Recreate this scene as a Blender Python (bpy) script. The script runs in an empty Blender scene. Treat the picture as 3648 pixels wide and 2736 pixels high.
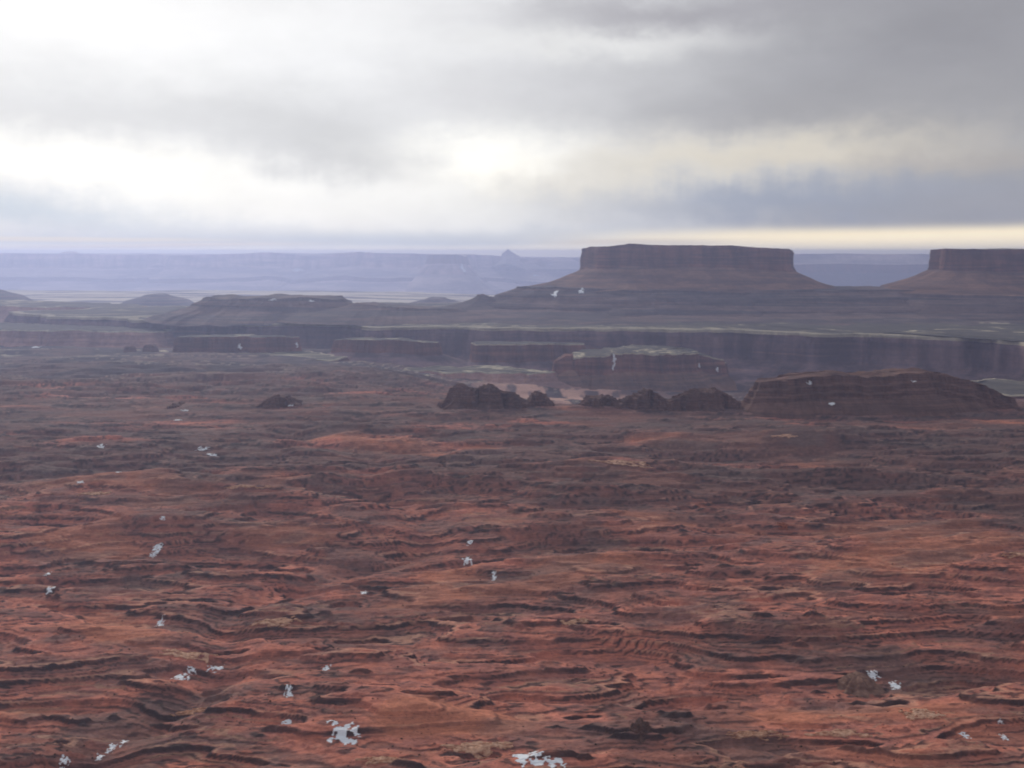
import bpy, math, random
import numpy as np
from mathutils import Vector

S = bpy.context.scene
COL = S.collection
R = math.radians

# ------------------------------------------------------------------ camera
F = 1098.0            # focal length in pixels of the 1024 x 768 frame
HZ = 254.5            # pixel row of the true horizon
cam_data = bpy.data.cameras.new('camera')
cam = bpy.data.objects.new('camera', cam_data)
COL.objects.link(cam)
cam.location = (0, 0, 0)
cam.rotation_euler = (R(90), 0, 0)
cam_data.sensor_width = 36.0
cam_data.lens = 36.0 * F / 1024.0
cam_data.shift_y = -(384.0 - HZ) / 1024.0
cam_data.clip_start = 0.5
cam_data.clip_end = 120000.0
cam_data.dof.use_dof = True            # hand-held compact focused short of infinity
cam_data.dof.focus_distance = 7.5
cam_data.dof.aperture_fstop = 5.0
cam_data.dof.aperture_ratio = 0.6
S.camera = cam

S.view_settings.view_transform = 'Standard'
S.view_settings.look = 'None'
S.view_settings.exposure = 0.0
S.view_settings.gamma = 1.0
S.cycles.use_denoising = True
S.cycles.volume_bounces = 1
S.cycles.max_bounces = 6

SUN_AZ, SUN_EL = R(-24), R(24)         # azimuth from +Y towards +X


def lin(r, g, b):
    def c(v):
        v /= 255.0
        return v / 12.92 if v <= 0.04045 else ((v + 0.055) / 1.055) ** 2.4
    return (c(r), c(g), c(b), 1.0)


class NT:
    """small helper that writes node graphs"""
    def __init__(self, tree):
        self.t = tree
        tree.nodes.clear()

    def n(self, kind, **kw):
        node = self.t.nodes.new(kind)
        for k, v in kw.items():
            setattr(node, k, v)
        return node

    def put(self, sock, v):
        if hasattr(v, 'is_linked') or isinstance(v, bpy.types.NodeSocket):
            self.t.links.new(v, sock)
        else:
            sock.default_value = v

    def math(self, op, a, b=0.0, c=0.0, clamp=False):
        m = self.n('ShaderNodeMath', operation=op, use_clamp=clamp)
        self.put(m.inputs[0], a)
        self.put(m.inputs[1], b)
        self.put(m.inputs[2], c)
        return m.outputs[0]

    def mix(self, f, a, b, blend='MIX'):
        m = self.n('ShaderNodeMix', data_type='RGBA', blend_type=blend, clamp_factor=True)
        self.put(m.inputs[0], f)
        self.put(m.inputs[6], a)
        self.put(m.inputs[7], b)
        return m.outputs[2]

    def mapping(self, vec, loc=(0, 0, 0), rot=(0, 0, 0), scale=(1, 1, 1), kind='POINT'):
        m = self.n('ShaderNodeMapping', vector_type=kind)
        self.put(m.inputs[0], vec)
        m.inputs[1].default_value = loc
        m.inputs[2].default_value = rot
        m.inputs[3].default_value = scale
        return m.outputs[0]

    def noise(self, vec, scale=1.0, detail=4.0, rough=0.55, out=0, distortion=0.0):
        m = self.n('ShaderNodeTexNoise')
        self.put(m.inputs['Vector'], vec)
        m.inputs['Scale'].default_value = scale
        m.inputs['Detail'].default_value = detail
        m.inputs['Roughness'].default_value = rough
        m.inputs['Distortion'].default_value = distortion
        return m.outputs[out]

    def ramp(self, f, stops):
        m = self.n('ShaderNodeValToRGB')
        self.put(m.inputs[0], f)
        els = m.color_ramp.elements
        while len(els) > len(stops):
            els.remove(els[-1])
        while len(els) < len(stops):
            els.new(1.0)
        for e, (p, c) in zip(els, stops):
            e.position = p
            e.color = c
        return m.outputs[0]

    def smooth(self, v, a, b):
        m = self.n('ShaderNodeMapRange', interpolation_type='SMOOTHSTEP')
        self.put(m.inputs[0], v)
        m.inputs[1].default_value = a
        m.inputs[2].default_value = b
        return m.outputs[0]


# ------------------------------------------------------------------ sky and sun
def make_world():
    w = bpy.data.worlds.new('World')
    S.world = w
    w.use_nodes = True
    g = NT(w.node_tree)
    tc = g.n('ShaderNodeTexCoord')
    d = tc.outputs['Generated']
    sep = g.n('ShaderNodeSeparateXYZ')
    g.put(sep.inputs[0], d)
    X, Y, Z = sep.outputs
    az = g.math('ARCTAN2', X, Y)
    el = g.math('ARCSINE', Z)
    comb = g.n('ShaderNodeCombineXYZ')
    g.put(comb.inputs[0], g.math('MULTIPLY', az, F))
    g.put(comb.inputs[1], g.math('MULTIPLY', el, F))
    pix = comb.outputs[0]
    # ragged, sideways-drawn cloud edges
    st = g.mapping(d, scale=(1.0, 1.0, 2.4))
    warp = g.noise(st, 7.0, 3.0, 0.5, out=1)
    wv = g.n('ShaderNodeVectorMath', operation='SUBTRACT')
    g.put(wv.inputs[0], warp)
    wv.inputs[1].default_value = (0.5, 0.5, 0.5)
    ws = g.n('ShaderNodeVectorMath', operation='MULTIPLY')
    g.put(ws.inputs[0], wv.outputs[0])
    ws.inputs[1].default_value = (120.0, 46.0, 0.0)
    wa = g.n('ShaderNodeVectorMath', operation='ADD')
    g.put(wa.inputs[0], pix)
    g.put(wa.inputs[1], ws.outputs[0])
    wf = g.noise(g.mapping(d, scale=(1.0, 1.0, 1.6)), 24.0, 4.0, 0.6, out=1)
    wfs = g.n('ShaderNodeVectorMath', operation='SUBTRACT')
    g.put(wfs.inputs[0], wf)
    wfs.inputs[1].default_value = (0.5, 0.5, 0.5)
    wfm = g.n('ShaderNodeVectorMath', operation='MULTIPLY')
    g.put(wfm.inputs[0], wfs.outputs[0])
    wfm.inputs[1].default_value = (60.0, 34.0, 0.0)
    wa2 = g.n('ShaderNodeVectorMath', operation='ADD')
    g.put(wa2.inputs[0], wa.outputs[0])
    g.put(wa2.inputs[1], wfm.outputs[0])
    # rain shafts: shifts up and down that change quickly sideways
    vir = g.noise(g.mapping(pix, scale=(0.026, 0.005, 1.0)), 1.0, 3.0, 0.6)
    vsh = g.n('ShaderNodeCombineXYZ')
    g.put(vsh.inputs[1], g.math('MULTIPLY', g.math('SUBTRACT', vir, 0.5), g.math('MULTIPLY', g.smooth(Z, 0.16, 0.06), 30.0)))
    wa3 = g.n('ShaderNodeVectorMath', operation='ADD')
    g.put(wa3.inputs[0], wa2.outputs[0])
    g.put(wa3.inputs[1], vsh.outputs[0])
    wp = wa3.outputs[0]
    # less warp close to the horizon
    wl = g.n('ShaderNodeVectorMath', operation='MULTIPLY')
    g.put(wl.inputs[0], wv.outputs[0])
    wl.inputs[1].default_value = (90.0, 6.0, 0.0)
    wb = g.n('ShaderNodeVectorMath', operation='ADD')
    g.put(wb.inputs[0], pix)
    g.put(wb.inputs[1], wl.outputs[0])
    wq = wb.outputs[0]

    def aim(px, py):
        u, v = (px - 512) / F, (HZ - py) / F
        return math.atan(u) * F, math.atan(v / math.hypot(1, u)) * F

    def blob(px, py, rx, ry, rot=0.0, vec=None, p=1.0):
        a, e = aim(px, py)
        m = g.mapping(vec or wp, loc=(a, e, 0), rot=(0, 0, R(rot)), scale=(rx, ry, 1.0), kind='TEXTURE')
        m2 = g.n('ShaderNodeVectorMath', operation='DOT_PRODUCT')
        g.put(m2.inputs[0], m)
        g.put(m2.inputs[1], m)
        q = m2.outputs['Value']
        if p != 1.0:
            q = g.math('POWER', q, p)
        return g.math('EXPONENT', g.math('MULTIPLY', q, -1.0))

    sx = g.smooth(g.math('MULTIPLY', az, F), -60.0, 420.0)
    col = g.mix(sx, lin(240, 241, 243), lin(168, 168, 173))
    W = (1.10, 1.10, 1.09, 1)
    layers = [
        (40, -30, 360, 85, 0, W, 1.0, 1),
        (330, -20, 200, 60, 0, lin(243, 243, 244), .8, 1),
        (130, 118, 330, 34, -2, lin(225, 226, 228), .85, 1),
        (330, 148, 100, 34, -10, lin(215, 216, 218), 1.0, 1),
        (480, 95, 130, 40, 0, lin(229, 229, 231), .8, 1),
        (620, 70, 120, 50, 0, lin(208, 208, 211), .7, 1),
        (615, 38, 150, 13, 2, lin(243, 243, 242), 1.0, 1),
        (700, 8, 190, 17, 2, lin(176, 174, 180), .9, 1),
        (990, 30, 240, 90, 0, lin(156, 155, 161), .9, 1),
        (860, 105, 260, 36, 2, lin(168, 167, 171), .9, 1),
        (60, 160, 230, 24, -8, (1.14, 1.13, 1.08, 1), 1.0, 1),
        (235, 196, 150, 25, -8, (1.14, 1.13, 1.07, 1), 1.0, 1),
        (380, 205, 190, 24, 0, (1.02, 1.02, 1.0, 1), .95, 1),
        (495, 168, 90, 30, 0, (1.25, 1.23, 1.15, 1), 1.0, 1),
        (650, 178, 190, 30, 4, lin(240, 235, 224), .9, 1),
        (790, 158, 150, 18, 3, lin(232, 224, 208), .9, 1),
        (980, 158, 150, 14, 0, lin(184, 178, 174), .7, 1),
        (20, 214, 190, 19, -3, lin(206, 218, 230), .95, 1),
        (335, 210, 190, 20, 0, (1.06, 1.05, 1.01, 1), .9, 1),
        (400, 243, 230, 11, 0, lin(214, 222, 229), .8, 2),
        (120, 250, 300, 12, 0, lin(216, 224, 230), .8, 2),
        (575, 238, 130, 13, 0, lin(210, 216, 222), .75, 1),
        (820, 203, 240, 22, 0, lin(162, 171, 190), .97, 1),
        (1050, 205, 200, 26, 0, lin(164, 165, 174), .9, 1),
        (880, 241, 270, 12.5, 0, (1.5, 1.28, 0.86, 1), 1.0, 2),
        (640, 243, 90, 4, 1, lin(243, 228, 205), .8, 2),
        (1150, 241, 260, 12.5, 0, (1.45, 1.25, 0.88, 1), 1.0, 2),
        (300, 254.5, 900, 8, 0, (1.55, 1.45, 1.12, 1), .9, 2),
        (820, 254.5, 500, 8, 0, (1.9, 1.6, 1.0, 1), .8, 2),
        (70, 240, 150, 2.6, 0, lin(250, 241, 226), .8, 2),
        (165, 246, 140, 2.2, 1, lin(252, 242, 228), .9, 2),
    ]
    for px, py, rx, ry, rot, c, k, mode in layers:
        wgt = blob(px, py, rx, ry, rot, wp if mode == 1 else wq, 1.0 if mode == 1 else 1.6)
        col = g.mix(g.math('MULTIPLY', wgt, k), col, c)
    # soft mottling of the overcast
    mot = g.noise(g.mapping(d, scale=(1, 1, 2.6)), 11.0, 7.0, 0.6)
    mot = g.math('MULTIPLY_ADD', mot, 0.20, 0.90)
    col = g.mix(1.0, col, mot, 'MULTIPLY')
    # the overcast overhead and behind the viewer
    beh = g.noise(g.mapping(d, scale=(1, 1, 2.0)), 3.0, 4.0, 0.5)
    bc = g.ramp(beh, [(0.3, (0.30, 0.32, 0.37, 1)), (0.7, (0.52, 0.54, 0.58, 1))])
    back = g.smooth(Y, 0.55, -0.05)
    col = g.mix(back, col, bc)
    up = g.smooth(Z, 0.28, 0.6)
    col = g.mix(g.math('MULTIPLY', up, 0.8), col, bc)
    # clear Nishita sky glimpsed through the thin parts
    sky = g.n('ShaderNodeTexSky', sky_type='NISHITA')
    sky.sun_disc = False
    sky.sun_elevation = SUN_EL
    sky.sun_rotation = SUN_AZ
    skyb = g.n('ShaderNodeBackground')
    g.put(skyb.inputs[0], sky.outputs[0])
    skyb.inputs[1].default_value = 0.05
    # under the horizon: dim red desert
    low = g.smooth(Z, -0.002, -0.02)
    col = g.mix(low, col, (0.06, 0.035, 0.03, 1))
    clo = g.n('ShaderNodeBackground')
    g.put(clo.inputs[0], col)
    clo.inputs[1].default_value = 1.0
    ms = g.n('ShaderNodeMixShader')
    ms.inputs[0].default_value = 0.95
    g.put(ms.inputs[1], skyb.outputs[0])
    g.put(ms.inputs[2], clo.outputs[0])
    out = g.n('ShaderNodeOutputWorld')
    g.put(out.inputs[0], ms.outputs[0])
    w.cycles.sampling_method = 'MANUAL'
    w.cycles.sample_map_resolution = 1024


make_world()
sun_d = bpy.data.lights.new('sun', 'SUN')
sun_d.energy = 1.5
sun_d.angle = R(10)
sun_d.color = (1.0, 0.93, 0.82)
sun = bpy.data.objects.new('sun', sun_d)
COL.objects.link(sun)
sv = Vector((math.sin(SUN_AZ) * math.cos(SUN_EL), math.cos(SUN_AZ) * math.cos(SUN_EL), math.sin(SUN_EL)))
sun.rotation_euler = sv.to_track_quat('Z', 'Y').to_euler()


# ------------------------------------------------------------------ noise
def perlin(x, y, seed=0):
    rng = np.random.RandomState(seed)
    perm = rng.permutation(256).astype(np.int32)
    ang = rng.rand(256).astype(np.float32) * 2 * np.pi
    gx, gy = np.cos(ang).astype(np.float32), np.sin(ang).astype(np.float32)
    x = np.asarray(x, np.float32)
    y = np.asarray(y, np.float32)
    xi = np.floor(x)
    yi = np.floor(y)
    xf = x - xi
    yf = y - yi
    xi = xi.astype(np.int32)
    yi = yi.astype(np.int32)
    u = xf * xf * xf * (xf * (xf * 6 - 15) + 10)
    v = yf * yf * yf * (yf * (yf * 6 - 15) + 10)

    def gr(ix, iy, fx, fy):
        h = perm[(perm[ix & 255] + iy) & 255]
        return gx[h] * fx + gy[h] * fy
    a = gr(xi, yi, xf, yf)
    b = gr(xi + 1, yi, xf - 1, yf)
    c = gr(xi, yi + 1, xf, yf - 1)
    e = gr(xi + 1, yi + 1, xf - 1, yf - 1)
    a += u * (b - a)
    c += u * (e - c)
    return (a + v * (c - a)) * 1.5


def fbm(x, y, octv=4, gain=0.5, seed=0, lac=2.03):
    x = np.asarray(x, np.float32)
    y = np.asarray(y, np.float32)
    t = np.zeros(np.broadcast(x, y).shape, np.float32)
    amp, f = 1.0, 1.0
    for o in range(octv):
        t += amp * perlin(x * f + 17.3 * o, y * f - 9.1 * o, seed + o)
        amp *= gain
        f *= lac
    return t


def sstep(a, b, v):
    t = np.clip((v - a) / (b - a), 0, 1)
    return t * t * (3 - 2 * t)


def terrace(h, step, lo, hi, keep):
    t = h / step
    k = np.floor(t)
    f = t - k
    return step * (k + keep * f + (1 - keep) * sstep(lo, hi, f))


# ------------------------------------------------------------------ the ground height
def ground(x, y, want_color=False):
    x = np.asarray(x, np.float32)
    y = np.asarray(y, np.float32)
    ys = np.maximum(y, 200.0)
    px = 512 + F * x / ys
    near = sstep(4300, 3000, y)
    # broad form: tableland, then a drop (sharp behind the rim, gentle on the far side of the frame)
    gentle = sstep(640, 300, px)
    rim = 2210 + 50 * fbm(x / 260, y / 500, 2, seed=90) - 60 * sstep(800, 1000, px)
    wid = 420 + 2100 * gentle + 900 * sstep(930, 1010, px)
    floor = -478 + 70 * gentle
    base = -300 + (floor + 300) * np.clip((y - rim) / wid, 0, 1)
    base = base - 60 * sstep(6200, 7600, y) * (1 - 0.3 * gentle) - 480 * sstep(13500, 18000, y)
    calm = 1 - 0.6 * np.exp(-((y - 2120) / 260.0) ** 2)
    base = base - 42 * sstep(1900, 500, y)
    h = 25 * fbm(x / 900, y / 270, 5, 0.42, seed=3)
    h = h + 10 * fbm(x / 190 + 4, y / 62, 4, 0.5, seed=12) * near
    h = h * (1 - 0.55 * sstep(6500, 9000, y)) * calm
    wob = 1.2 * fbm(x / 60, y / 25, 4, 0.6, seed=21) * near
    sm = fbm(x / 300 + 31, y / 170 + 7, 3, 0.5, seed=40)
    sand = sstep(0.20, 0.50, sm) * near
    H1 = h + base + wob
    H2 = h + base + wob * 1.4 + 2.0
    step1 = 6.4
    t1 = terrace(H1, step1, 0.68, 0.79, 0.34)
    t2 = terrace(H2, 2.1, 0.60, 0.82, 0.35)
    rock = 0.58 * t1 + 0.42 * t2
    fine = (0.45 * fbm(x / 7.5, y / 6.0, 3, 0.55, seed=50)) * near
    # broken blocks on the rock benches
    blk = fbm((x + 0.6 * y) / 9.0 + 0.8 * perlin(x / 23, y / 19, 60), (y - 0.4 * x) / 7.0, 4, 0.6, seed=61)
    lump = np.clip(blk - 0.30, 0, 1) * 2.0 * sstep(-0.1, 0.3, fbm(x / 60, y / 60, 2, seed=64)) * sstep(2600, 1500, y)
    z = rock * (1 - 0.5 * sand) + (h + base) * 0.5 * sand + fine * (1 - 0.75 * sand) + lump * (1 - sand)
    # a shallow drainage winding across the tableland
    cx = -150 + 90 * np.sin(y / 170.0) + 40 * np.sin(y / 61.0) - 0.05 * y
    dr = np.abs(x - cx) / (1 + 0.0006 * y)
    z = z - 7.0 * np.exp(-(dr / 16.0) ** 2) * sstep(2300, 1800, y)
    if not want_color:
        return z
    # ---------------- base colour
    red = np.array([0.57, 0.203, 0.138], np.float32)
    red2 = np.array([0.40, 0.156, 0.120], np.float32)
    snd = np.array([0.57, 0.212, 0.125], np.float32)
    dark = np.array([0.125, 0.080, 0.072], np.float32)
    face_shade = np.array([0.060, 0.044, 0.044], np.float32)
    grey = np.array([0.17, 0.130, 0.118], np.float32)
    tan = np.array([0.48, 0.27, 0.18], np.float32)
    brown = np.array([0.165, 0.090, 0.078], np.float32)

    def lerp(a, b, w):
        return a + (b - a) * w[..., None]
    v = fbm(x / 36, y / 30, 4, 0.6, seed=70)
    c = lerp(red + np.zeros(x.shape + (3,), np.float32), red2, sstep(-0.4, 0.5, v))
    c = lerp(c, snd, sand * 0.85)
    # cloud shade over the upper tableland, painted in as a browner colour
    cloud_shade = sstep(950, 1560, y + 160 * fbm(x / 420, y / 300, 3, seed=120)) * (1 - 0.1 * sand)
    c = lerp(c, brown, 0.97 * cloud_shade * sstep(-0.95, -0.1, fbm(x / 300, y / 120, 4, 0.55, seed=121)))
    # strata carry their own colour, level by level
    lev = H2
    s1 = perlin(lev / 2.3, x / 1400, seed=77)
    s2 = perlin(lev / 0.9, x / 700 + y / 900, seed=78)
    c = lerp(c, dark, sstep(0.10, 0.42, s1) * 0.5 * (1 - 0.7 * sand))
    patch = fbm(x / 300, y / 240, 5, 0.58, seed=80)
    c = lerp(c, dark, sstep(0.08, 0.36, patch) * 0.5 * (1 - 0.3 * sand))
    c = lerp(c, grey, sstep(0.12, 0.45, fbm(x / 120 + 9, y / 50, 3, seed=83)) * 0.4)
    # shade on each ledge face painted as a dark band, its lip painted brighter
    f1 = H1 / step1 - np.floor(H1 / step1)
    f2 = H2 / 2.1 - np.floor(H2 / 2.1)
    on = sstep(-0.60, 0.10, fbm(x / 120, y / 70, 4, 0.6, seed=123))
    rz = sstep(0.64, 0.69, f1) * sstep(0.84, 0.79, f1)
    c = lerp(c, face_shade, rz * on * 0.85 * (1 - 0.7 * sand))
    rz2 = sstep(0.58, 0.64, f2) * sstep(0.88, 0.80, f2)
    c = lerp(c, face_shade, rz2 * 0.75 * sstep(-0.45, 0.25, fbm(x / 60 + 5, y / 40, 3, seed=124)) * (1 - 0.8 * sand) * near)
    lip = sstep(0.80, 0.86, f1) * sstep(1.0, 0.93, f1)
    c = lerp(c, tan, (1 - 0.75 * cloud_shade) * lip * 0.5 * sstep(0.0, 0.35, fbm(x / 140 + 3, y / 85, 3, seed=86)) * near)
    c = c * (1 + 0.25 * lip * on * near)[..., None]
    ledge = sstep(0.33, 0.55, s2) * sstep(0.15, 0.45, fbm(x / 130 + 3, y / 75, 3, seed=88)) * near
    c = lerp(c, tan, ledge * 0.55 * (1 - 0.75 * cloud_shade))
    # basin and farther flats: paler pinkish rock with olive scrub
    far = sstep(2500, 3300, y)
    fc = lerp(np.array([0.15, 0.095, 0.084], np.float32) + np.zeros_like(c), np.array([0.072, 0.052, 0.054], np.float32),
              sstep(-0.15, 0.3, fbm(x / 320, y / 420, 4, 0.55, seed=95)))
    pale = sstep(0.80, 0.86, f1) * sstep(-0.1, 0.3, fbm(x / 900, y / 260, 3, seed=97))
    fc = lerp(fc, face_shade, rz * 0.7 * (1 - sstep(6000, 6500, y)))
    fc = lerp(fc, np.array([0.36, 0.29, 0.22], np.float32), pale * 0.75)  # pale lips also paint in sunlit ledge edges
    plain = sstep(6400, 8200, y)
    fc = lerp(fc, np.array([0.80, 0.68, 0.48], np.float32), plain * sstep(-0.5, 0.2, fbm(x / 1500, y / 420, 3, seed=99)) * 0.9)
    c = lerp(c, fc, far)
    # sun patch painted pale pink on the slickrock under the mid canyon butte
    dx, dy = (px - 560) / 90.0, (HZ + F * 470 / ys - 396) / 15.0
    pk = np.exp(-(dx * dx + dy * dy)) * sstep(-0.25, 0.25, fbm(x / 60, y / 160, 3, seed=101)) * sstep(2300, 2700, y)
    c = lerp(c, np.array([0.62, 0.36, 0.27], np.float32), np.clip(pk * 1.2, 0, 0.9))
    return z, c, sand


# ------------------------------------------------------------------ mesh helpers
def link(name, verts, quads, mat, parent=None, color=None, smooth=True, extra=None):
    me = bpy.data.meshes.new(name)
    verts = np.ascontiguousarray(verts, np.float32)
    quads = np.ascontiguousarray(quads, np.int32)
    n, m = len(verts), len(quads)
    k = quads.shape[1]
    me.vertices.add(n)
    me.vertices.foreach_set('co', verts.ravel())
    me.loops.add(m * k)
    me.loops.foreach_set('vertex_index', quads.ravel())
    me.polygons.add(m)
    me.polygons.foreach_set('loop_start', np.arange(0, m * k, k, dtype=np.int32))
    me.polygons.foreach_set('use_smooth', np.full(m, smooth, bool))
    me.update(calc_edges=True)
    if color is not None:
        a = me.color_attributes.new('tint', 'FLOAT_COLOR', 'POINT')
        a.data.foreach_set('color', np.concatenate([color, np.ones((n, 1), np.float32)], 1).astype(np.float32).ravel())
    me.materials.append(mat)
    o = bpy.data.objects.new(name, me)
    COL.objects.link(o)
    if parent is not None:
        o.parent = parent
    return o


def tag(o, label=None, cat=None, group=None, kind=None):
    if label:
        o['label'] = label
    if cat:
        o['category'] = cat
    if group:
        o['group'] = group
    if kind:
        o['kind'] = kind
    return o


def grid_quads(nr, nc, wrap=False):
    i = np.arange(nr - 1)[:, None]
    j = np.arange(nc if wrap else nc - 1)[None, :]
    a = i * nc + j
    b = i * nc + (j + 1) % nc
    return np.stack([a, b, b + nc, a + nc], -1).reshape(-1, 4)


# ------------------------------------------------------------------ materials
def new_mat(name):
    m = bpy.data.materials.new(name)
    m.use_nodes = True
    return m, NT(m.node_tree)


def finish(g, color, rough=0.95, height=None, dist=1.0, strength=0.6):
    b = g.n('ShaderNodeBsdfPrincipled')
    g.put(b.inputs['Base Color'], color)
    b.inputs['Roughness'].default_value = rough
    b.inputs['Specular IOR Level'].default_value = 0.12
    if height is not None:
        bp = g.n('ShaderNodeBump')
        bp.inputs['Strength'].default_value = strength
        bp.inputs['Distance'].default_value = dist
        g.put(bp.inputs['Height'], height)
        g.put(b.inputs['Normal'], bp.outputs[0])
    o = g.n('ShaderNodeOutputMaterial')
    g.put(o.inputs[0], b.outputs[0])


def ground_material():
    m, g = new_mat('red desert rock')
    pos = g.n('ShaderNodeNewGeometry').outputs['Position']
    at = g.n('ShaderNodeVertexColor', layer_name='tint').outputs[0]
    n1 = g.noise(pos, 0.22, 6.0, 0.65)
    n2 = g.noise(g.mapping(pos, scale=(0.05, 0.12, 1.4)), 1.0, 4.0, 0.6)
    k = g.math('MULTIPLY_ADD', n1, 1.1, 0.45)
    k2 = g.math('MULTIPLY_ADD', n2, 0.8, 0.6)
    c = g.mix(1.0, at, k, 'MULTIPLY')
    c = g.mix(1.0, c, k2, 'MULTIPLY')
    spk = g.smooth(g.noise(pos, 0.55, 3.0, 0.6), 0.60, 0.68)
    c = g.mix(g.math('MULTIPLY', spk, 0.55), c, (0.05, 0.034, 0.03, 1))
    finish(g, c, 0.95, g.noise(pos, 0.35, 7.0, 0.65), 2.0, 0.55)
    return m


def rock_material(name, bands, streak=0.5, zs=0.03, scale=1.0, snow=0.0):
    """layered sandstone: colour bands by height, dark vertical streaks, mottling"""
    m, g = new_mat(name)
    pos = g.n('ShaderNodeNewGeometry').outputs['Position']
    f = g.noise(g.mapping(pos, scale=(0.0011 * scale, 0.0011 * scale, zs * scale)), 1.0, 5.0, 0.6)
    n = len(bands)
    c = g.ramp(f, [(0.28 + 0.44 * i / (n - 1), (*b, 1)) for i, b in enumerate(bands)])
    stv = g.noise(g.mapping(pos, scale=(0.011 * scale, 0.011 * scale, 0.0016 * scale)), 1.0, 4.0, 0.55)
    k = g.math('MULTIPLY_ADD', g.smooth(stv, 0.35, 0.65), streak, 1.0 - 0.55 * streak)
    c = g.mix(1.0, c, k, 'MULTIPLY')
    mot = g.noise(pos, 0.05 * scale, 6.0, 0.65)
    c = g.mix(1.0, c, g.math('MULTIPLY_ADD', mot, 0.9, 0.55), 'MULTIPLY')
    finish(g, c, 0.95, g.noise(pos, 0.08 * scale, 6.0, 0.65), 6.0 / scale, 0.7)
    return m


def plain_material(name, a, b, scale, dist=0.5, rough=0.9):
    m, g = new_mat(name)
    pos = g.n('ShaderNodeNewGeometry').outputs['Position']
    f = g.noise(pos, scale, 6.0, 0.62)
    c = g.ramp(f, [(0.3, (*a, 1)), (0.7, (*b, 1))])
    finish(g, c, rough, f, dist, 0.6)
    return m


M_GROUND = ground_material()
M_CLIFF = rock_material('dark red cliff sandstone', [(0.10, 0.048, 0.036), (0.22, 0.095, 0.062), (0.13, 0.06, 0.045), (0.27, 0.13, 0.085)], 0.6)
M_TALUS = rock_material('brown talus', [(0.15, 0.08, 0.055), (0.25, 0.135, 0.088), (0.14, 0.082, 0.062), (0.27, 0.155, 0.10)], 0.35, 0.03)
M_LOWTALUS = rock_material('grey brown lower slope', [(0.085, 0.070, 0.072), (0.20, 0.135, 0.115), (0.09, 0.074, 0.076), (0.25, 0.18, 0.14)], 0.3, 0.05)
M_TOP = plain_material('scrubby mesa top', (0.12, 0.095, 0.075), (0.20, 0.155, 0.11), 0.02, 3.0)
M_RIMTOP = rock_material('scrubby bench', [(0.085, 0.078, 0.07), (0.14, 0.122, 0.095), (0.10, 0.088, 0.076), (0.16, 0.14, 0.105), (0.62, 0.53, 0.37), (0.16, 0.14, 0.11)], 0.1, 0.22)  # the palest band also paints in thin sunlit ledge lines
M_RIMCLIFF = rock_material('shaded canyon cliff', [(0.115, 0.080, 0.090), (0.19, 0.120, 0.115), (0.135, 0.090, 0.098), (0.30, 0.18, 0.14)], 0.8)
M_LITCLIFF = rock_material('pink lit sandstone', [(0.22, 0.12, 0.10), (0.42, 0.24, 0.19), (0.28, 0.16, 0.135), (0.48, 0.29, 0.22)], 0.4)  # sunlight on the benches is put into this pink rock colour
M_PALE = rock_material('pale rim sandstone', [(0.34, 0.28, 0.20), (0.46, 0.39, 0.28), (0.30, 0.25, 0.18)], 0.3, 0.1)
M_KNOB = rock_material('dark brown slickrock', [(0.095, 0.058, 0.050), (0.19, 0.104, 0.082), (0.115, 0.068, 0.058), (0.23, 0.125, 0.097)], 0.3, 0.09, 3.0)
M_RIDGETOP = rock_material('brown slickrock', [(0.13, 0.076, 0.064), (0.22, 0.12, 0.092), (0.15, 0.088, 0.072), (0.26, 0.145, 0.11)], 0.3, 0.09, 3.0)
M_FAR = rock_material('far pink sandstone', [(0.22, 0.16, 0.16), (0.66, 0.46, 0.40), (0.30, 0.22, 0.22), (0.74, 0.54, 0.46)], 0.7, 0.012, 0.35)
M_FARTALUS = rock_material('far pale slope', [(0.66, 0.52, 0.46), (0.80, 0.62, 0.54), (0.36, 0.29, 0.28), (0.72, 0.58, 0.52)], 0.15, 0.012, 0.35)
M_SNOW = plain_material('old snow', (0.84, 0.86, 0.89), (0.94, 0.95, 0.96), 0.9, 0.3, 0.7)
M_TAN = plain_material('pale tan sandstone', (0.34, 0.15, 0.095), (0.95, 0.62, 0.42), 0.28, 0.5)
M_REDSLAB = plain_material('orange sandstone', (0.30, 0.10, 0.055), (0.46, 0.18, 0.10), 0.5, 0.5)
M_DARKROCK = plain_material('dark weathered rock', (0.07, 0.048, 0.044), (0.18, 0.10, 0.08), 0.4, 0.8)
M_GREYROCK = plain_material('grey tan rock', (0.13, 0.075, 0.06), (0.34, 0.20, 0.15), 0.16, 0.8)
M_SCRUB = plain_material('desert scrub', (0.028, 0.027, 0.020), (0.06, 0.056, 0.038), 0.6, 0.4)


# ------------------------------------------------------------------ the ground sheet
def make_ground():
    rows = [-3000, -2000, -1300, -800, -400, 0, 180, 300, 380]
    y = 430.0
    while y < 590:
        rows.append(y)
        y += 5.0
    py = HZ + F * 300.0 / 590.0
    while py > HZ + F * 300.0 / 5600.0:
        rows.append(F * 300.0 / (py - HZ))
        py -= 0.48 if py > 360 else 0.30
    y = rows[-1]
    while y < 14500:
        y *= 1.0055
        rows.append(y)
    while y < 35000:
        y *= 1.06
        rows.append(y)
    Yr = np.array(rows, np.float32)
    nc = 1500
    u = np.linspace(-0.63, 0.63, nc).astype(np.float32)
    Y = np.repeat(Yr[:, None], nc, 1)
    X = u[None, :] * np.sqrt(Y * Y + 250.0 ** 2)
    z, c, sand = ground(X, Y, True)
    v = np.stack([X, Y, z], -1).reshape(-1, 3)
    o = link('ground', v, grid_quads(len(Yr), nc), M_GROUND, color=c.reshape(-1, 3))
    tag(o, kind='structure')
    return o


make_ground()


# ------------------------------------------------------------------ mesas, cliffs and rocks grown from a plan outline
def wx(px, y):
    return (px - 512) / F * y


def wz(py, y):
    return (HZ - py) / F * y


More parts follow.
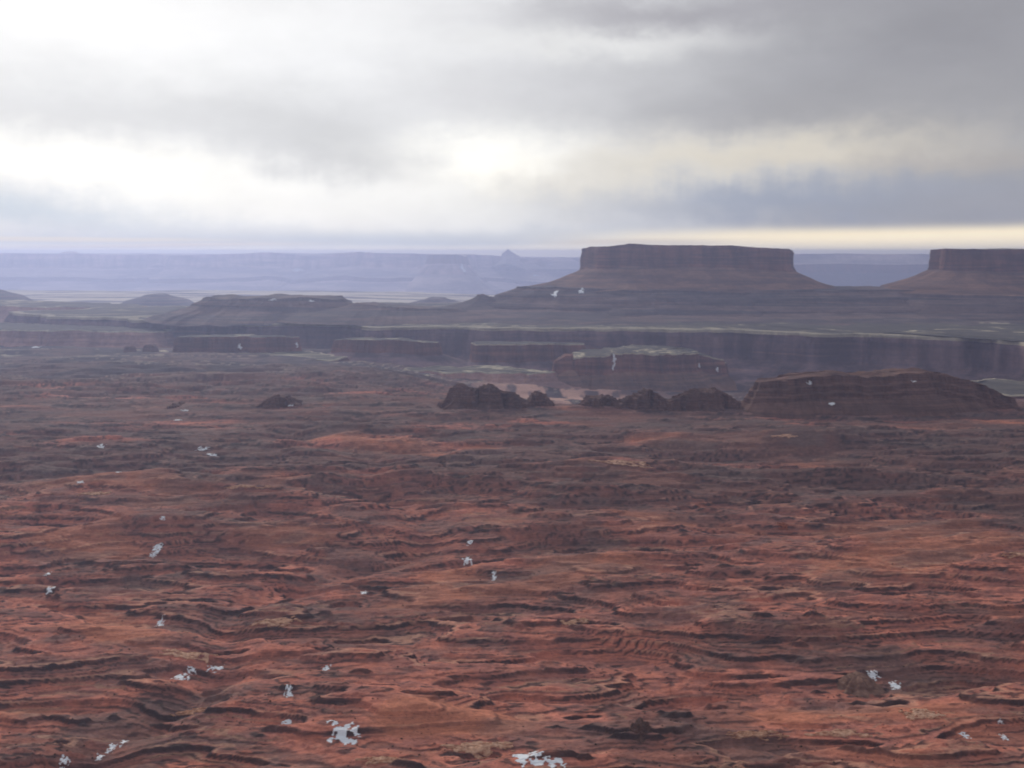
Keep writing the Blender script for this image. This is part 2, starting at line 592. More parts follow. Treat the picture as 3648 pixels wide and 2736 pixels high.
def outline_from(pts, n):
    p = np.array(pts, np.float64)
    for _ in range(3):                       # corner cutting
        q = np.roll(p, -1, 0)
        p = np.stack([0.75 * p + 0.25 * q, 0.25 * p + 0.75 * q], 1).reshape(-1, 2)
    q = np.concatenate([p, p[:1]])
    s = np.concatenate([[0], np.cumsum(np.linalg.norm(np.diff(q, axis=0), axis=1))])
    t = np.linspace(0, s[-1], n, endpoint=False)
    out = np.stack([np.interp(t, s, q[:, 0]), np.interp(t, s, q[:, 1])], 1)
    area = 0.5 * np.sum(out[:, 0] * np.roll(out[:, 1], -1) - np.roll(out[:, 0], -1) * out[:, 1])
    return out if area > 0 else out[::-1]


def mesa(name, label, cat, pts, n, ztop, parts, seed, wiggle, flute, cap_mat, group=None, cap_name='top',
         cap_rough=3.0, centre=None, cap_rings=14, top_noise=2.0, dome=0.0, smooth=True, block=0.0):
    """pts: plan outline of the rim; ztop: callable(x) giving the rim height or a number;
    parts: [(part name, material, [(offset, drop, fluting)...])], drop = height below the rim."""
    b = outline_from(pts, n)
    tg = np.roll(b, -3, 0) - np.roll(b, 3, 0)
    tg /= np.linalg.norm(tg, axis=1)[:, None] + 1e-9
    nr = np.stack([tg[:, 1], -tg[:, 0]], 1)
    x, y = b[:, 0], b[:, 1]
    L0, A0 = wiggle
    w = A0 * fbm(x / L0, y / L0, 4, 0.5, seed=seed)
    b = b + nr * w[:, None]
    Lf, Af = flute
    q1 = fbm(x / Lf, y / Lf, 4, 0.55, seed=seed + 5)
    q2 = fbm(x / (Lf * 3.1) + 5, y / (Lf * 3.1), 3, 0.5, seed=seed + 6)
    fl = Af * (0.8 * q1 + 1.5 * sstep(-0.15, 0.25, q2) - 0.8 + 0.9 * np.abs(q2))
    gul = fbm(x / (Lf * 2.2) + 3, y / (Lf * 2.2), 3, 0.5, seed=seed + 9)
    zt = np.array([ztop(v) for v in b[:, 0]]) if callable(ztop) else np.full(n, float(ztop))
    zt = zt + top_noise * fbm(x / (Lf * 1.6), y / (Lf * 1.6), 4, 0.6, seed=seed + 13)
    if block:
        zt = 0.3 * zt + 0.7 * block * np.round(zt / block + 0.6 * perlin(x / 9.0, y / 9.0, seed + 21))
    cen = np.array(centre if centre is not None else b.mean(0))
    root = bpy.data.objects.new(name, None)
    COL.objects.link(root)
    zb = float(zt.mean() - parts[-1][2][-1][1])
    root.location = (float(cen[0]), float(cen[1]), zb)
    tag(root, label, cat, group)
    org = np.array([cen[0], cen[1], zb])

    def ring(off, drop, f, i):
        jit = perlin(b[:, 0] / (Lf * 0.7) + 11 * i, b[:, 1] / (Lf * 0.7), seed + 30) * Af * 0.18
        o = off + f * (fl + jit) + (1 - min(f, 1)) * gul * off * 0.16
        p = b + nr * o[:, None]
        zn = zt - drop + perlin(b[:, 0] / (Lf * 1.3) + 7 * i, b[:, 1] / (Lf * 1.3), seed + 40) * drop * 0.025
        return np.concatenate([p, zn[:, None]], 1)
    i = 0
    first = None
    last = None
    for pname, mat, prof in parts:
        rings = [] if last is None else [last]
        for off, drop, f in prof:
            rings.append(ring(off, drop, f, i))
            i += 1
        last = rings[-1]
        if first is None:
            first = rings[0]
        v = np.concatenate(rings) - org
        link(pname, v, grid_quads(len(rings), n, True)[:, ::-1], mat, root, smooth=smooth)
    # the top surface, shrinking to the middle
    rings = [first]
    for k in range(1, cap_rings):
        t = 1 - (k / (cap_rings - 1)) ** 0.8
        p = cen + (first[:, :2] - cen) * max(t, 0.0004)
        inner = np.array([ztop(q_) for q_ in p[:, 0]]) if callable(ztop) else np.full(n, float(ztop))
        if block:
            inner = 0.3 * inner + 0.7 * block * np.round(inner / block + 1.1 * perlin(p[:, 0] / 9.0, p[:, 1] / 12.0, seed + 21))
        zz = first[:, 2] * t ** 4 + (1 - t ** 4) * (inner + (first[:, 2] - zt).mean()) + dome * (1 - t * t)
        zz = zz + cap_rough * fbm(p[:, 0] / (Lf * 1.5), p[:, 1] / (Lf * 1.5), 3, 0.55, seed=seed + 50) * (1 - t) ** 0.3
        rings.append(np.concatenate([p, zz[:, None]], 1))
    v = np.concatenate(rings) - org
    link(cap_name, v, grid_quads(len(rings), n, True), cap_mat, root, smooth=smooth)
    return root


def poly(*a):
    """pairs (pixel column at the distance y, distance y) -> plan points"""
    return [(wx(p, y), y) for p, y in a]


def skyline(dist, *a):
    xs = [wx(p, dist) for p, _ in a]
    zs = [wz(q, dist) for _, q in a]
    return lambda v: float(np.interp(v, xs, zs))


# the big table mesa right of the middle
D = 5850.0
m1 = mesa('table_mesa', 'big flat topped dark mesa standing whole against the sky between two hazy gaps', 'mesa',
          poly((596, 5805), (640, 5742), (720, 5778), (780, 5760), (792, 5832), (791, 6210), (760, 6570), (660, 6615), (590, 6480), (592, 6030)),
          1500, skyline(D, (580, 250), (588, 249.1), (594, 247.2), (602, 246), (606.8, 246.6), (617, 245.8), (626.8, 244.5), (642, 244.9), (682, 245.6), (710, 245.2), (736.7, 245.9), (755, 247.2), (775, 248.5), (787, 249.6), (790, 248.6), (794, 250.3)),
          [('cliff', M_CLIFF, [(0, 0, 1), (2, 8, 1), (5, 14, .8), (4, 30, 1.1), (7, 60, 1.2), (9, 85, 1.1), (12, 100, .9), (20, 116, .8)]),
           ('talus_slope', M_TALUS, [(50, 128, .7), (85, 144, .8), (130, 163, .9), (185, 183, 1.0), (250, 203, 1.1), (325, 219, 1.1), (400, 231, 1.0)]),
           ('lower_slope', M_LOWTALUS, [(406, 242, .9), (412, 250, .9), (470, 262, .9), (530, 280, 1.0), (537, 294, 1.0), (620, 310, .9), (700, 330, .8),
                                        (706, 342, .8), (780, 350, .6), (920, 362, .5), (1100, 385, .4)])],
          11, (300, 46), (130, 15), M_TOP, cap_rough=3.0, top_noise=5.0)

m2 = mesa('table_mesa', 'dark flat topped mesa cut off by the right edge of the photo', 'mesa',
          poly((940, 5535), (967, 5454), (1060, 5490), (1200, 5400), (1400, 5490), (1400, 6480), (1150, 6660), (967, 6390), (939, 5940)),
          1600, skyline(5535, (925, 249.5), (932, 249), (1000, 250), (1030, 249), (1400, 246)),
          [('cliff', M_CLIFF, [(0, 0, 1), (2, 8, 1), (6, 16, .8), (5, 40, 1.1), (8, 70, 1.2), (10, 90, 1.1), (18, 108, .9)]),
           ('talus_slope', M_TALUS, [(50, 122, .7), (85, 137, .8), (130, 155, .9), (190, 175, 1.0), (255, 190, 1.0), (261, 199, 1.0), (370, 215, 1.0)]),
           ('lower_slope', M_LOWTALUS, [(380, 227, .9), (386, 237, .9), (425, 254, .8), (470, 276, .8), (478, 290, .9), (560, 306, .8), (620, 325, .8),
                                        (628, 338, .8), (760, 348, .6), (950, 362, .5), (1150, 385, .4)])],
          23, (300, 46), (130, 15), M_TOP, cap_rough=3.0, top_noise=5.0)

# its long lower shoulder that runs out towards the middle of the frame, ending in a knob
mesa('mesa_shoulder', 'low dark stepped ridge running out from the foot of the big mesa', 'ridge',
     poly((508, 5535), (560, 5445), (700, 5400), (900, 5355), (1000, 5400), (1000, 5850), (700, 6030), (540, 5850)),
     1100, skyline(5490, (500, 289), (510, 287), (560, 287.5), (620, 289), (760, 290), (900, 289), (1010, 291)),
     [('cliff', M_LOWTALUS, [(0, 0, 1), (4, 8, 1), (20, 14, .9), (70, 30, .9), (110, 42, .9), (118, 56, .9), (190, 74, .8), (250, 88, .7), (258, 98, .7)]),
      ('talus_slope', M_LOWTALUS, [(330, 108, .6), (450, 116, .5), (600, 124, .4), (760, 145, .3)])],
     31, (300, 40), (90, 14), M_LOWTALUS, cap_rough=2.0, top_noise=3.0)
mesa('saddle_outcrop', 'tiny knob on the low saddle left of the stepped ridge', 'rock',
     poly((478, 5490), (486, 5472), (494, 5490), (492, 5580), (480, 5580)), 160, skyline(5490, (470, 297), (482, 294.2), (490, 297)),
     [('cliff', M_LOWTALUS, [(0, 0, 1), (6, 10, 1), (30, 22, .8), (80, 40, .6), (160, 58, .5), (300, 80, .4)])],
     37, (60, 10), (40, 7), M_LOWTALUS, cap_rough=2, top_noise=3)

# low dark mesa on the plateau, left of the middle
mesa('low_mesa', 'long low dark mesa with a notched top lying on the plateau left of the middle', 'mesa',
     poly((210, 5085), (255, 5040), (330, 5058), (350, 5130), (340, 5400), (270, 5490), (205, 5355)),
     1000, skyline(5085, (190, 303), (203, 297.5), (215, 297), (225, 300), (232, 299), (262, 297.2), (320, 298), (345, 299.5), (360, 303)),
     [('cliff', M_LOWTALUS, [(0, 0, 1), (6, 9, 1), (30, 20, .9), (55, 27, .9), (60, 36, .9)]),
      ('talus_slope', M_LOWTALUS, [(90, 50, .8), (130, 60, .7), (180, 70, .6), (230, 80, .5), (300, 105, .4)])],
     41, (200, 40), (70, 12), M_LOWTALUS, cap_rough=2, top_noise=5)
mesa('low_mesa', 'low dark spur tapering away to the east of the notched low mesa', 'mesa',
     poly((345, 4995), (390, 4968), (440, 5004), (470, 5130), (430, 5265), (360, 5220)),
     700, skyline(5040, (340, 303), (370, 304), (380, 305.5), (420, 308), (480, 310)),
     [('cliff', M_LOWTALUS, [(0, 0, 1), (10, 6, 1), (40, 14, .9), (80, 20, .8), (140, 30, .6), (240, 40, .5), (360, 70, .4)])],
     43, (160, 30), (60, 10), M_LOWTALUS, cap_rough=2, top_noise=3)

# the plateau with its long shaded cliff
mesa('plateau', 'broad plateau with a pale rim and long blue shaded cliff crossing the canyon', 'plateau',
     poly((14, 5600), (60, 5350), (120, 5250), (158, 5050), (170, 4850), (240, 4780), (330, 4720), (380, 4560), (440, 4620), (520, 4480),
          (600, 4520), (680, 4420), (740, 4330), (800, 4250), (850, 4060), (930, 3990), (985, 3860), (1060, 3700), (1180, 3600), (1400, 3700),
          (1700, 4500), (1500, 6800), (700, 7300), (250, 6700), (60, 6100)),
     7000, -301.0,
     [('pale_rim', M_PALE, [(-50, -1, 1), (-20, -1, 1), (0, 0, 1), (1, 5, 1), (3, 11, 1)]),
      ('cliff', M_RIMCLIFF, [(6, 13, .9), (9, 30, 1.1), (13, 55, 1.3), (17, 80, 1.2), (24, 100, 1.0), (34, 112, .9)]),
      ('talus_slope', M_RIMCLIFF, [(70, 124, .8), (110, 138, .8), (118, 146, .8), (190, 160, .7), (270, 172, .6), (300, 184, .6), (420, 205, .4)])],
     53, (420, 120), (190, 30), M_RIMTOP, cap_rough=10.0, centre=(wx(560, 5500), 5500), cap_rings=46, top_noise=3.0)

# canyon buttes below the cliff
mesa('canyon_butte', 'reddish butte with a snow chute standing in the canyon before the blue cliff', 'butte',
     poly((566, 3940), (590, 3880), (640, 3910), (690, 3940), (715, 4000), (720, 4140), (660, 4220), (590, 4180), (562, 4060)),
     900, skyline(3980, (560, 360), (572, 357), (590, 353.5), (625, 351), (650, 352), (690, 352), (705, 355), (720, 360), (735, 366)),
     [('pale_rim', M_PALE, [(0, 0, 1), (2, 5, 1)]),
      ('cliff', M_CLIFF, [(5, 7, .9), (8, 28, 1.1), (11, 50, 1.1), (22, 66, .9)]),
      ('talus_slope', M_TALUS, [(45, 80, .8), (50, 90, .8), (90, 112, .7), (96, 120, .7), (150, 142, .6), (220, 185, .5)])],
     61, (130, 46), (48, 16), M_RIMTOP, cap_rough=4, top_noise=5)
mesa('canyon_butte', 'small red tower leaning against the left end of the snow chute butte', 'butte',
     poly((551, 3880), (562, 3870), (572, 3890), (572, 3950), (556, 3960)), 300, skyline(3880, (550, 364), (557, 360), (566, 356), (575, 356)),
     [('cliff', M_CLIFF, [(0, 0, 1), (3, 10, 1), (6, 30, 1), (12, 50, 1)]), ('talus_slope', M_TALUS, [(36, 72, .7), (70, 100, .6), (110, 150, .4)])],
     63, (60, 8), (26, 6), M_CLIFF, cap_rough=3, top_noise=3)
mesa('canyon_mesa', 'short flat mesa with orange buttresses in front of the blue cliff', 'mesa',
     poly((466, 4230), (500, 4200), (545, 4215), (572, 4240), (575, 4300), (520, 4330), (470, 4310)),
     900, skyline(4220, (462, 345), (480, 343.5), (540, 343.5), (580, 345)),
     [('pale_rim', M_PALE, [(0, 0, 1), (2, 5, 1)]),
      ('cliff', M_CLIFF, [(5, 7, .9), (8, 30, 1.1), (11, 52, 1.1), (18, 68, .9)]),
      ('talus_slope', M_RIMCLIFF, [(55, 84, .8), (110, 106, .7), (180, 130, .6), (280, 165, .5)])],
     67, (150, 30), (60, 14), M_RIMTOP, cap_rough=2, top_noise=2)
mesa('canyon_mesa', 'long dark purple mesa block with a snow streak below the plateau rim', 'mesa',
     poly((176, 4250), (200, 4200), (250, 4230), (295, 4260), (302, 4300), (290, 4340), (180, 4330)),
     900, skyline(4250, (170, 338), (182, 336.5), (240, 336), (285, 337), (310, 341)),
     [('cliff', M_CLIFF, [(0, 0, 1), (4, 20, 1.1), (9, 45, 1.1), (16, 58, .9)]),
      ('talus_slope', M_RIMCLIFF, [(50, 68, .8), (110, 82, .6), (200, 110, .5)])],
     71, (140, 26), (60, 14), M_RIMTOP, cap_rough=2, top_noise=3)
mesa('canyon_mesa', 'low dark mesa block between the purple mesa and the orange buttresses', 'mesa',
     poly((335, 4250), (380, 4200), (430, 4230), (440, 4290), (400, 4330), (340, 4320)),
     800, skyline(4250, (330, 341), (350, 339), (400, 339.5), (445, 343)),
     [('cliff', M_CLIFF, [(0, 0, 1), (4, 16, 1.1), (9, 36, 1.1), (16, 48, .9)]),
      ('talus_slope', M_RIMCLIFF, [(60, 62, .8), (130, 82, .6), (240, 120, .5)])],
     73, (140, 26), (60, 14), M_RIMTOP, cap_rough=2, top_noise=3)
for lab, px, rx, top, sd in (('left one of two round dark knobs beside the purple mesa block', 130, 9, 345.5, 75),
                             ('right one of two round dark knobs, next to the purple mesa block', 151, 11, 344.5, 76)):
    mesa('canyon_outcrop', lab, 'rock', poly((px - rx * .6, 4150), (px, 4125), (px + rx * .55, 4145), (px + rx * .5, 4180), (px - rx * .5, 4185)), 300,
         skyline(4150, (px - rx * 1.5, top + 3), (px, top), (px + rx * 1.5, top + 5)),
         [('cliff', M_KNOB, [(0, 0, 1), (4, 10, 1), (8, 22, 1), (12, 34, .9), (20, 46, .7), (40, 80, .5)])],
         sd, (40, 9), (24, 5), M_KNOB, group='paired knobs below the plateau', cap_rough=2, top_noise=4)

# dark rocks along the near rim
rim_labels = [
    ('largest dark rock fin on the near rim, peaked at both ends', 81,
     ((443, 404), (447, 396), (449.3, 390.8), (453, 388), (456.3, 384.9), (461.7, 386.9), (466, 390), (472.5, 390.8), (479, 389), (483.3, 387.7), (489.4, 386.1), (497.2, 389.2), (503.3, 393.9), (512.6, 393.1), (518.8, 396.9), (522, 402.4))),
    ('small dark dome just right of the largest rim rock fin', 83,
     ((526.5, 403), (529, 399), (532.7, 395.4), (540.4, 394.2), (546.6, 397.7), (552.7, 403.1), (556, 407))),
    ('low dark lump on the rim beside the gap with sunlit pink slickrock', 85,
     ((578, 407), (583, 402), (586.7, 399.3), (595.9, 398.5), (602, 397), (609.8, 397), (616, 400.8), (620, 403))),
    ('steep dark rock with a small peak in the middle of the rim rocks', 87,
     ((623.7, 401), (629, 398), (634.5, 397.7), (642.2, 393.9), (646.1, 391.1), (651.5, 391.5), (655, 394), (659.2, 395.4), (664, 399), (668.5, 402))),
    ('broad dark rock with a rounded crest left of the long rim ridge', 89,
     ((670, 401), (676, 397), (681, 396), (687, 393.1), (698, 390.8), (709, 390.8), (713.6, 389.2), (719.7, 391.5), (729, 395.4), (736.7, 400.8), (743, 404))),
    ('faint dark knob with a snow patch at its foot on the far left rim', 91,
     ((256, 406), (263, 402.5), (268, 399), (276, 397), (287, 398), (291, 401), (300, 404), (306, 407))),
    ('smallest dark knob on the left slope above scattered snow', 93,
     ((164, 410), (168, 407), (174, 405), (179, 407), (184, 410))),
]
for lab, sd, sk in rim_labels:
    x0, x1 = sk[0][0] - 3, sk[-1][0] + 3
    Dm = 2150
    up_, dn_ = [], []
    rr = np.random.RandomState(sd)
    for q in np.linspace(x0, x1, max(5, int((x1 - x0) / 6))):
        up_.append((q, Dm - 14 + rr.uniform(-14, 14)))
        dn_.append((q, Dm + 30 + rr.uniform(-9, 14)))
    mesa('rim_rock', lab, 'rock', poly(*(up_ + dn_[::-1])), 420, skyline(Dm, *sk),
         [('cliff', M_KNOB if sd < 90 else M_RIDGETOP, [(0, 0, 1), (.6, 4, 1.2), (1.2, 9, 1.3), (4.5, 11.5, 1), (5, 19, 1.2), (8, 21, 1), (8.5, 28, 1)]),
          ('talus_slope', M_KNOB, [(13, 32, .9), (24, 38, .7), (45, 48, .6), (75, 64, .5)])],
         sd, (22, 3.0), (11, 3.6), M_KNOB if sd < 90 else M_RIDGETOP, group='dark rocks along the near rim', cap_rough=2.0, top_noise=3.0, smooth=False, block=5.0)
mesa('rim_ridge', 'long dark flat ridge on the near rim with small snow patches', 'ridge',
     poly((757, 2130), (775, 2095), (830, 2105), (900, 2100), (950, 2125), (1000, 2145), (1020, 2165), (985, 2195), (850, 2190), (768, 2180)),
     1100, skyline(2120, (748, 400), (755.2, 390.8), (758.3, 383), (764.5, 380.7), (781.5, 380), (784.6, 377.6), (821.6, 375.3), (837, 373.8), (857, 376.1), (883.3, 375.3),
                   (901.8, 373), (926.5, 371.5), (938.9, 373.8), (952.8, 376.9), (968.2, 380), (983.6, 384.6), (999, 390.8), (1015, 398), (1030, 404)),
     [('cliff', M_KNOB, [(0, 0, 1), (2, 6, 1.1), (4, 13, 1.1), (12, 17, .9), (13.5, 27, 1.1), (21, 31, .9), (22, 39, 1)]),
      ('talus_slope', M_KNOB, [(32, 46, .8), (48, 58, .7), (80, 90, .5)])],
     97, (70, 9), (20, 5), M_RIDGETOP, cap_rough=3, top_noise=2.0, smooth=False)

# ------------------------------------------------------------------ the far plateau wall and its skyline
mesa('far_cliff', 'pale lavender cliff wall filling the horizon left of the big mesa', 'cliff',
     poly((-500, 25500), (-250, 23800), (-60, 24600), (60, 24000), (150, 24700), (200, 24200), (290, 24900), (340, 24200), (420, 23600), (470, 24600), (560, 25400), (640, 26500),
          (640, 33000), (200, 36000), (-300, 34000)),
     3200, skyline(24300, (-500, 252), (0, 253.5), (60, 254), (75, 253.3), (110, 254.8), (155, 255), (165, 255.2), (220, 254), (265, 252.8), (285, 254.2), (315, 256),
                   (335, 254), (365, 252.3), (400, 254.2), (460, 254.2), (520, 258), (590, 258.5), (660, 258)),
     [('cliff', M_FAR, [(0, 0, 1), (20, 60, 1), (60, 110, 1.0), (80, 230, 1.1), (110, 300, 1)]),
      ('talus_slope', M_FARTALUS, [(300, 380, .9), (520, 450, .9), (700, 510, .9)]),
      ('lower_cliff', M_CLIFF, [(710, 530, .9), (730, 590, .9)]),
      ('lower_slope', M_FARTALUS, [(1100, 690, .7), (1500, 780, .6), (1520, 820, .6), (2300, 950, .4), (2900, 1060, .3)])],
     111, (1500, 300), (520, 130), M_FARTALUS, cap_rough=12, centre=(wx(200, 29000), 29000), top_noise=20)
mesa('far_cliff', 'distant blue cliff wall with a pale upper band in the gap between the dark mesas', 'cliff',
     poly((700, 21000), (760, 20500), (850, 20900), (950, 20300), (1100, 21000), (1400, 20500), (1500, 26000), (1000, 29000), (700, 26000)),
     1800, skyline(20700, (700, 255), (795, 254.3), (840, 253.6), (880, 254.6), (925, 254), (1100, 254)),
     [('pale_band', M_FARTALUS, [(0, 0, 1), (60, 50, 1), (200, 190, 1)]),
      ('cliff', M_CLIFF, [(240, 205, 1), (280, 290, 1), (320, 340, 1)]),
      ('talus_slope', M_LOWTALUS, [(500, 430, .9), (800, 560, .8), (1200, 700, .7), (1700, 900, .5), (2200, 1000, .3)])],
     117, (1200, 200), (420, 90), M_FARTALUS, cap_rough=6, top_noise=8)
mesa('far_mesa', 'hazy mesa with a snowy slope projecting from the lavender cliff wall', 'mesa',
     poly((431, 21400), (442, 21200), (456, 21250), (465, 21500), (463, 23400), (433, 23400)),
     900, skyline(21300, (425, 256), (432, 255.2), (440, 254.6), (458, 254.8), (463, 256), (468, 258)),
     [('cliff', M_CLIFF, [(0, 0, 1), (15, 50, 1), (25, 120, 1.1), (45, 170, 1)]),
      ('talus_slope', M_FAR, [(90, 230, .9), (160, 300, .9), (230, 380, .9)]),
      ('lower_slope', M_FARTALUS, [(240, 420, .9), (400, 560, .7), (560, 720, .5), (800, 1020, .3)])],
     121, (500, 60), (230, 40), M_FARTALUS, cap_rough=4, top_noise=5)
mesa('far_butte', 'pointed pale butte breaking the skyline left of the big mesa', 'butte',
     poly((500, 24800), (507, 24600), (517, 24700), (520, 25000), (505, 25100)), 400,
     skyline(24700, (496, 256), (499, 254.2), (503, 252.8), (508, 249), (512, 252.4), (516, 255.4), (522, 255.8), (530, 256.5)),
     [('cliff', M_FARTALUS, [(0, 0, 1), (10, 60, 1), (30, 130, .9), (120, 220, .7), (300, 330, .5)])],
     125, (300, 40), (160, 26), M_FARTALUS, cap_rough=3, top_noise=4, cap_name='summit')
for lab, px, wd, tp, sd in (('low pale dome on the far left skyline', 69, 11, 251.3, 127), ('tiny pale nub on the skyline of the lavender wall', 161, 5, 253.6, 128),
                            ('low flat pale rise on the skyline beside the big mesa', 562, 14, 257.2, 129),
                            ('small low shelf right under the pointed skyline butte', 525, 8, 256.8, 130)):
    mesa('far_butte', lab, 'butte', poly((px - wd * .6, 25400), (px, 25200), (px + wd * .6, 25300), (px + wd * .5, 25900), (px - wd * .5, 25900)), 260,
         skyline(25300, (px - wd, tp + 1.0), (px, tp), (px + wd, tp + 1.0)),
         [('cliff', M_FARTALUS, [(0, 0, 1), (40, 25, 1), (110, 60, .9), (260, 130, .7), (500, 260, .5)])],
         sd, (300, 40), (160, 20), M_FARTALUS, cap_rough=2, top_noise=3)
# low hills on the plain behind the plateau
for lab, a, b_, dist, tp, bs, sd in (('low rounded hill alone on the pale plain, far left of the notched low mesa', 134, 178, 8600, 294.6, 297, 131),
                                     ('low hill cut off by the left edge of the photo on the pale plain', -25, 12, 8300, 290.5, 298, 133),
                                     ('small brown hill on the pale plain between notched low mesa and big mesa', 414, 456, 8300, 299.0, 303, 135)):
    mid = (a + b_) / 2
    mesa('plain_hill', lab, 'hill', poly((a + (mid - a) * .5, dist), (mid, dist - 80), (b_ - (b_ - mid) * .5, dist), (mid + 4, dist + 500), (mid - 6, dist + 500)), 400,
         skyline(dist, (a, bs), (mid - 8, tp), (mid + 6, tp), (b_, bs)),
         [('slope', M_LOWTALUS, [(0, 0, 1), (10, 6, 1), (35, 14, .9), (65, 22, .8), (100, 30, .6), (150, 42, .4), (230, 90, .3)])],
         sd, (160, 24), (80, 12), M_LOWTALUS, cap_rough=3, top_noise=4)
# stepped benches coloured sunlit pink at the left edge, below the plateau tip
mesa('canyon_bench', 'pinkish stepped bench at the left edge behind the plateau tip', 'bench',
     poly((-90, 6500), (-20, 6300), (60, 6250), (130, 6350), (150, 6700), (60, 7000), (-90, 7000)),
     900, skyline(6350, (-100, 303), (0, 305), (60, 307), (150, 308)),
     [('cliff', M_LITCLIFF, [(0, 0, 1), (8, 14, 1), (60, 24, .9), (66, 36, .9), (150, 50, .8), (156, 62, .8)]),
      ('talus_slope', M_LITCLIFF, [(260, 76, .7), (400, 100, .5), (520, 140, .4)])],
     141, (260, 60), (90, 18), M_RIMTOP, cap_rough=4, top_noise=3)

for lab, pts, dist, tp, drop, sd in (
        ('long dark bench with a pale rim line low at the left edge of the canyon', ((-80, 3900), (0, 3700), (60, 3760), (95, 3640), (150, 3760), (200, 3700), (232, 3900), (180, 4150), (-80, 4200)), 3700, 367, 62, 143),
        ('reddish terrace stepping down under the plateau tip at left', ((-70, 5150), (10, 4850), (60, 4950), (110, 4760), (165, 4800), (190, 5000), (120, 5300), (-70, 5400)), 4850, 331, 75, 145),
        ('middle dark terrace under the paired round knobs', ((-60, 4300), (40, 4080), (110, 4130), (180, 3990), (240, 4050), (330, 3960), (350, 4150), (200, 4300), (-60, 4420)), 4050, 357, 40, 147),
        ('ragged low bench between the long dark bench and the rim rock fin', ((236, 3550), (290, 3380), (350, 3440), (420, 3330), (455, 3480), (400, 3700), (260, 3720)), 3400, 383, 45, 149),
        ('low broken bench on the canyon floor below the blue cliff at right', ((770, 3500), (850, 3350), (930, 3400), (1010, 3250), (1100, 3300), (1100, 3600), (850, 3700)), 3350, 391, 40, 151),
        ('narrow dark bench under the orange buttress mesa', ((400, 4000), (450, 3850), (500, 3900), (545, 3800), (560, 3950), (520, 4080), (420, 4100)), 3850, 373, 38, 153)):
    rk = M_LITCLIFF if sd in (145, 153) else M_CLIFF
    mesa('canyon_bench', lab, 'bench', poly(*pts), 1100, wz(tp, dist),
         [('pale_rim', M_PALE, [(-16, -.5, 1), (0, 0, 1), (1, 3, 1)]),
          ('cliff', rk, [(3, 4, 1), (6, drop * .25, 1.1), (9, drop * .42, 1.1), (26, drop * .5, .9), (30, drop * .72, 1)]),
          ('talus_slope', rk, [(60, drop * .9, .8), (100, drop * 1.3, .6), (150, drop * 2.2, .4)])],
         sd, (210, 70), (70, 16), M_RIMTOP, cap_rough=5, top_noise=4)

bpy.context.view_layer.update()
DG = bpy.context.evaluated_depsgraph_get()


def hit(px, py):
    d = Vector(((px - 512) / F, 1.0, (HZ - py) / F)).normalized()
    ok, loc, nor, idx, ob, _ = S.ray_cast(DG, Vector((0, 0, 0)), d, distance=60000)
    return (loc, nor) if ok else (None, None)


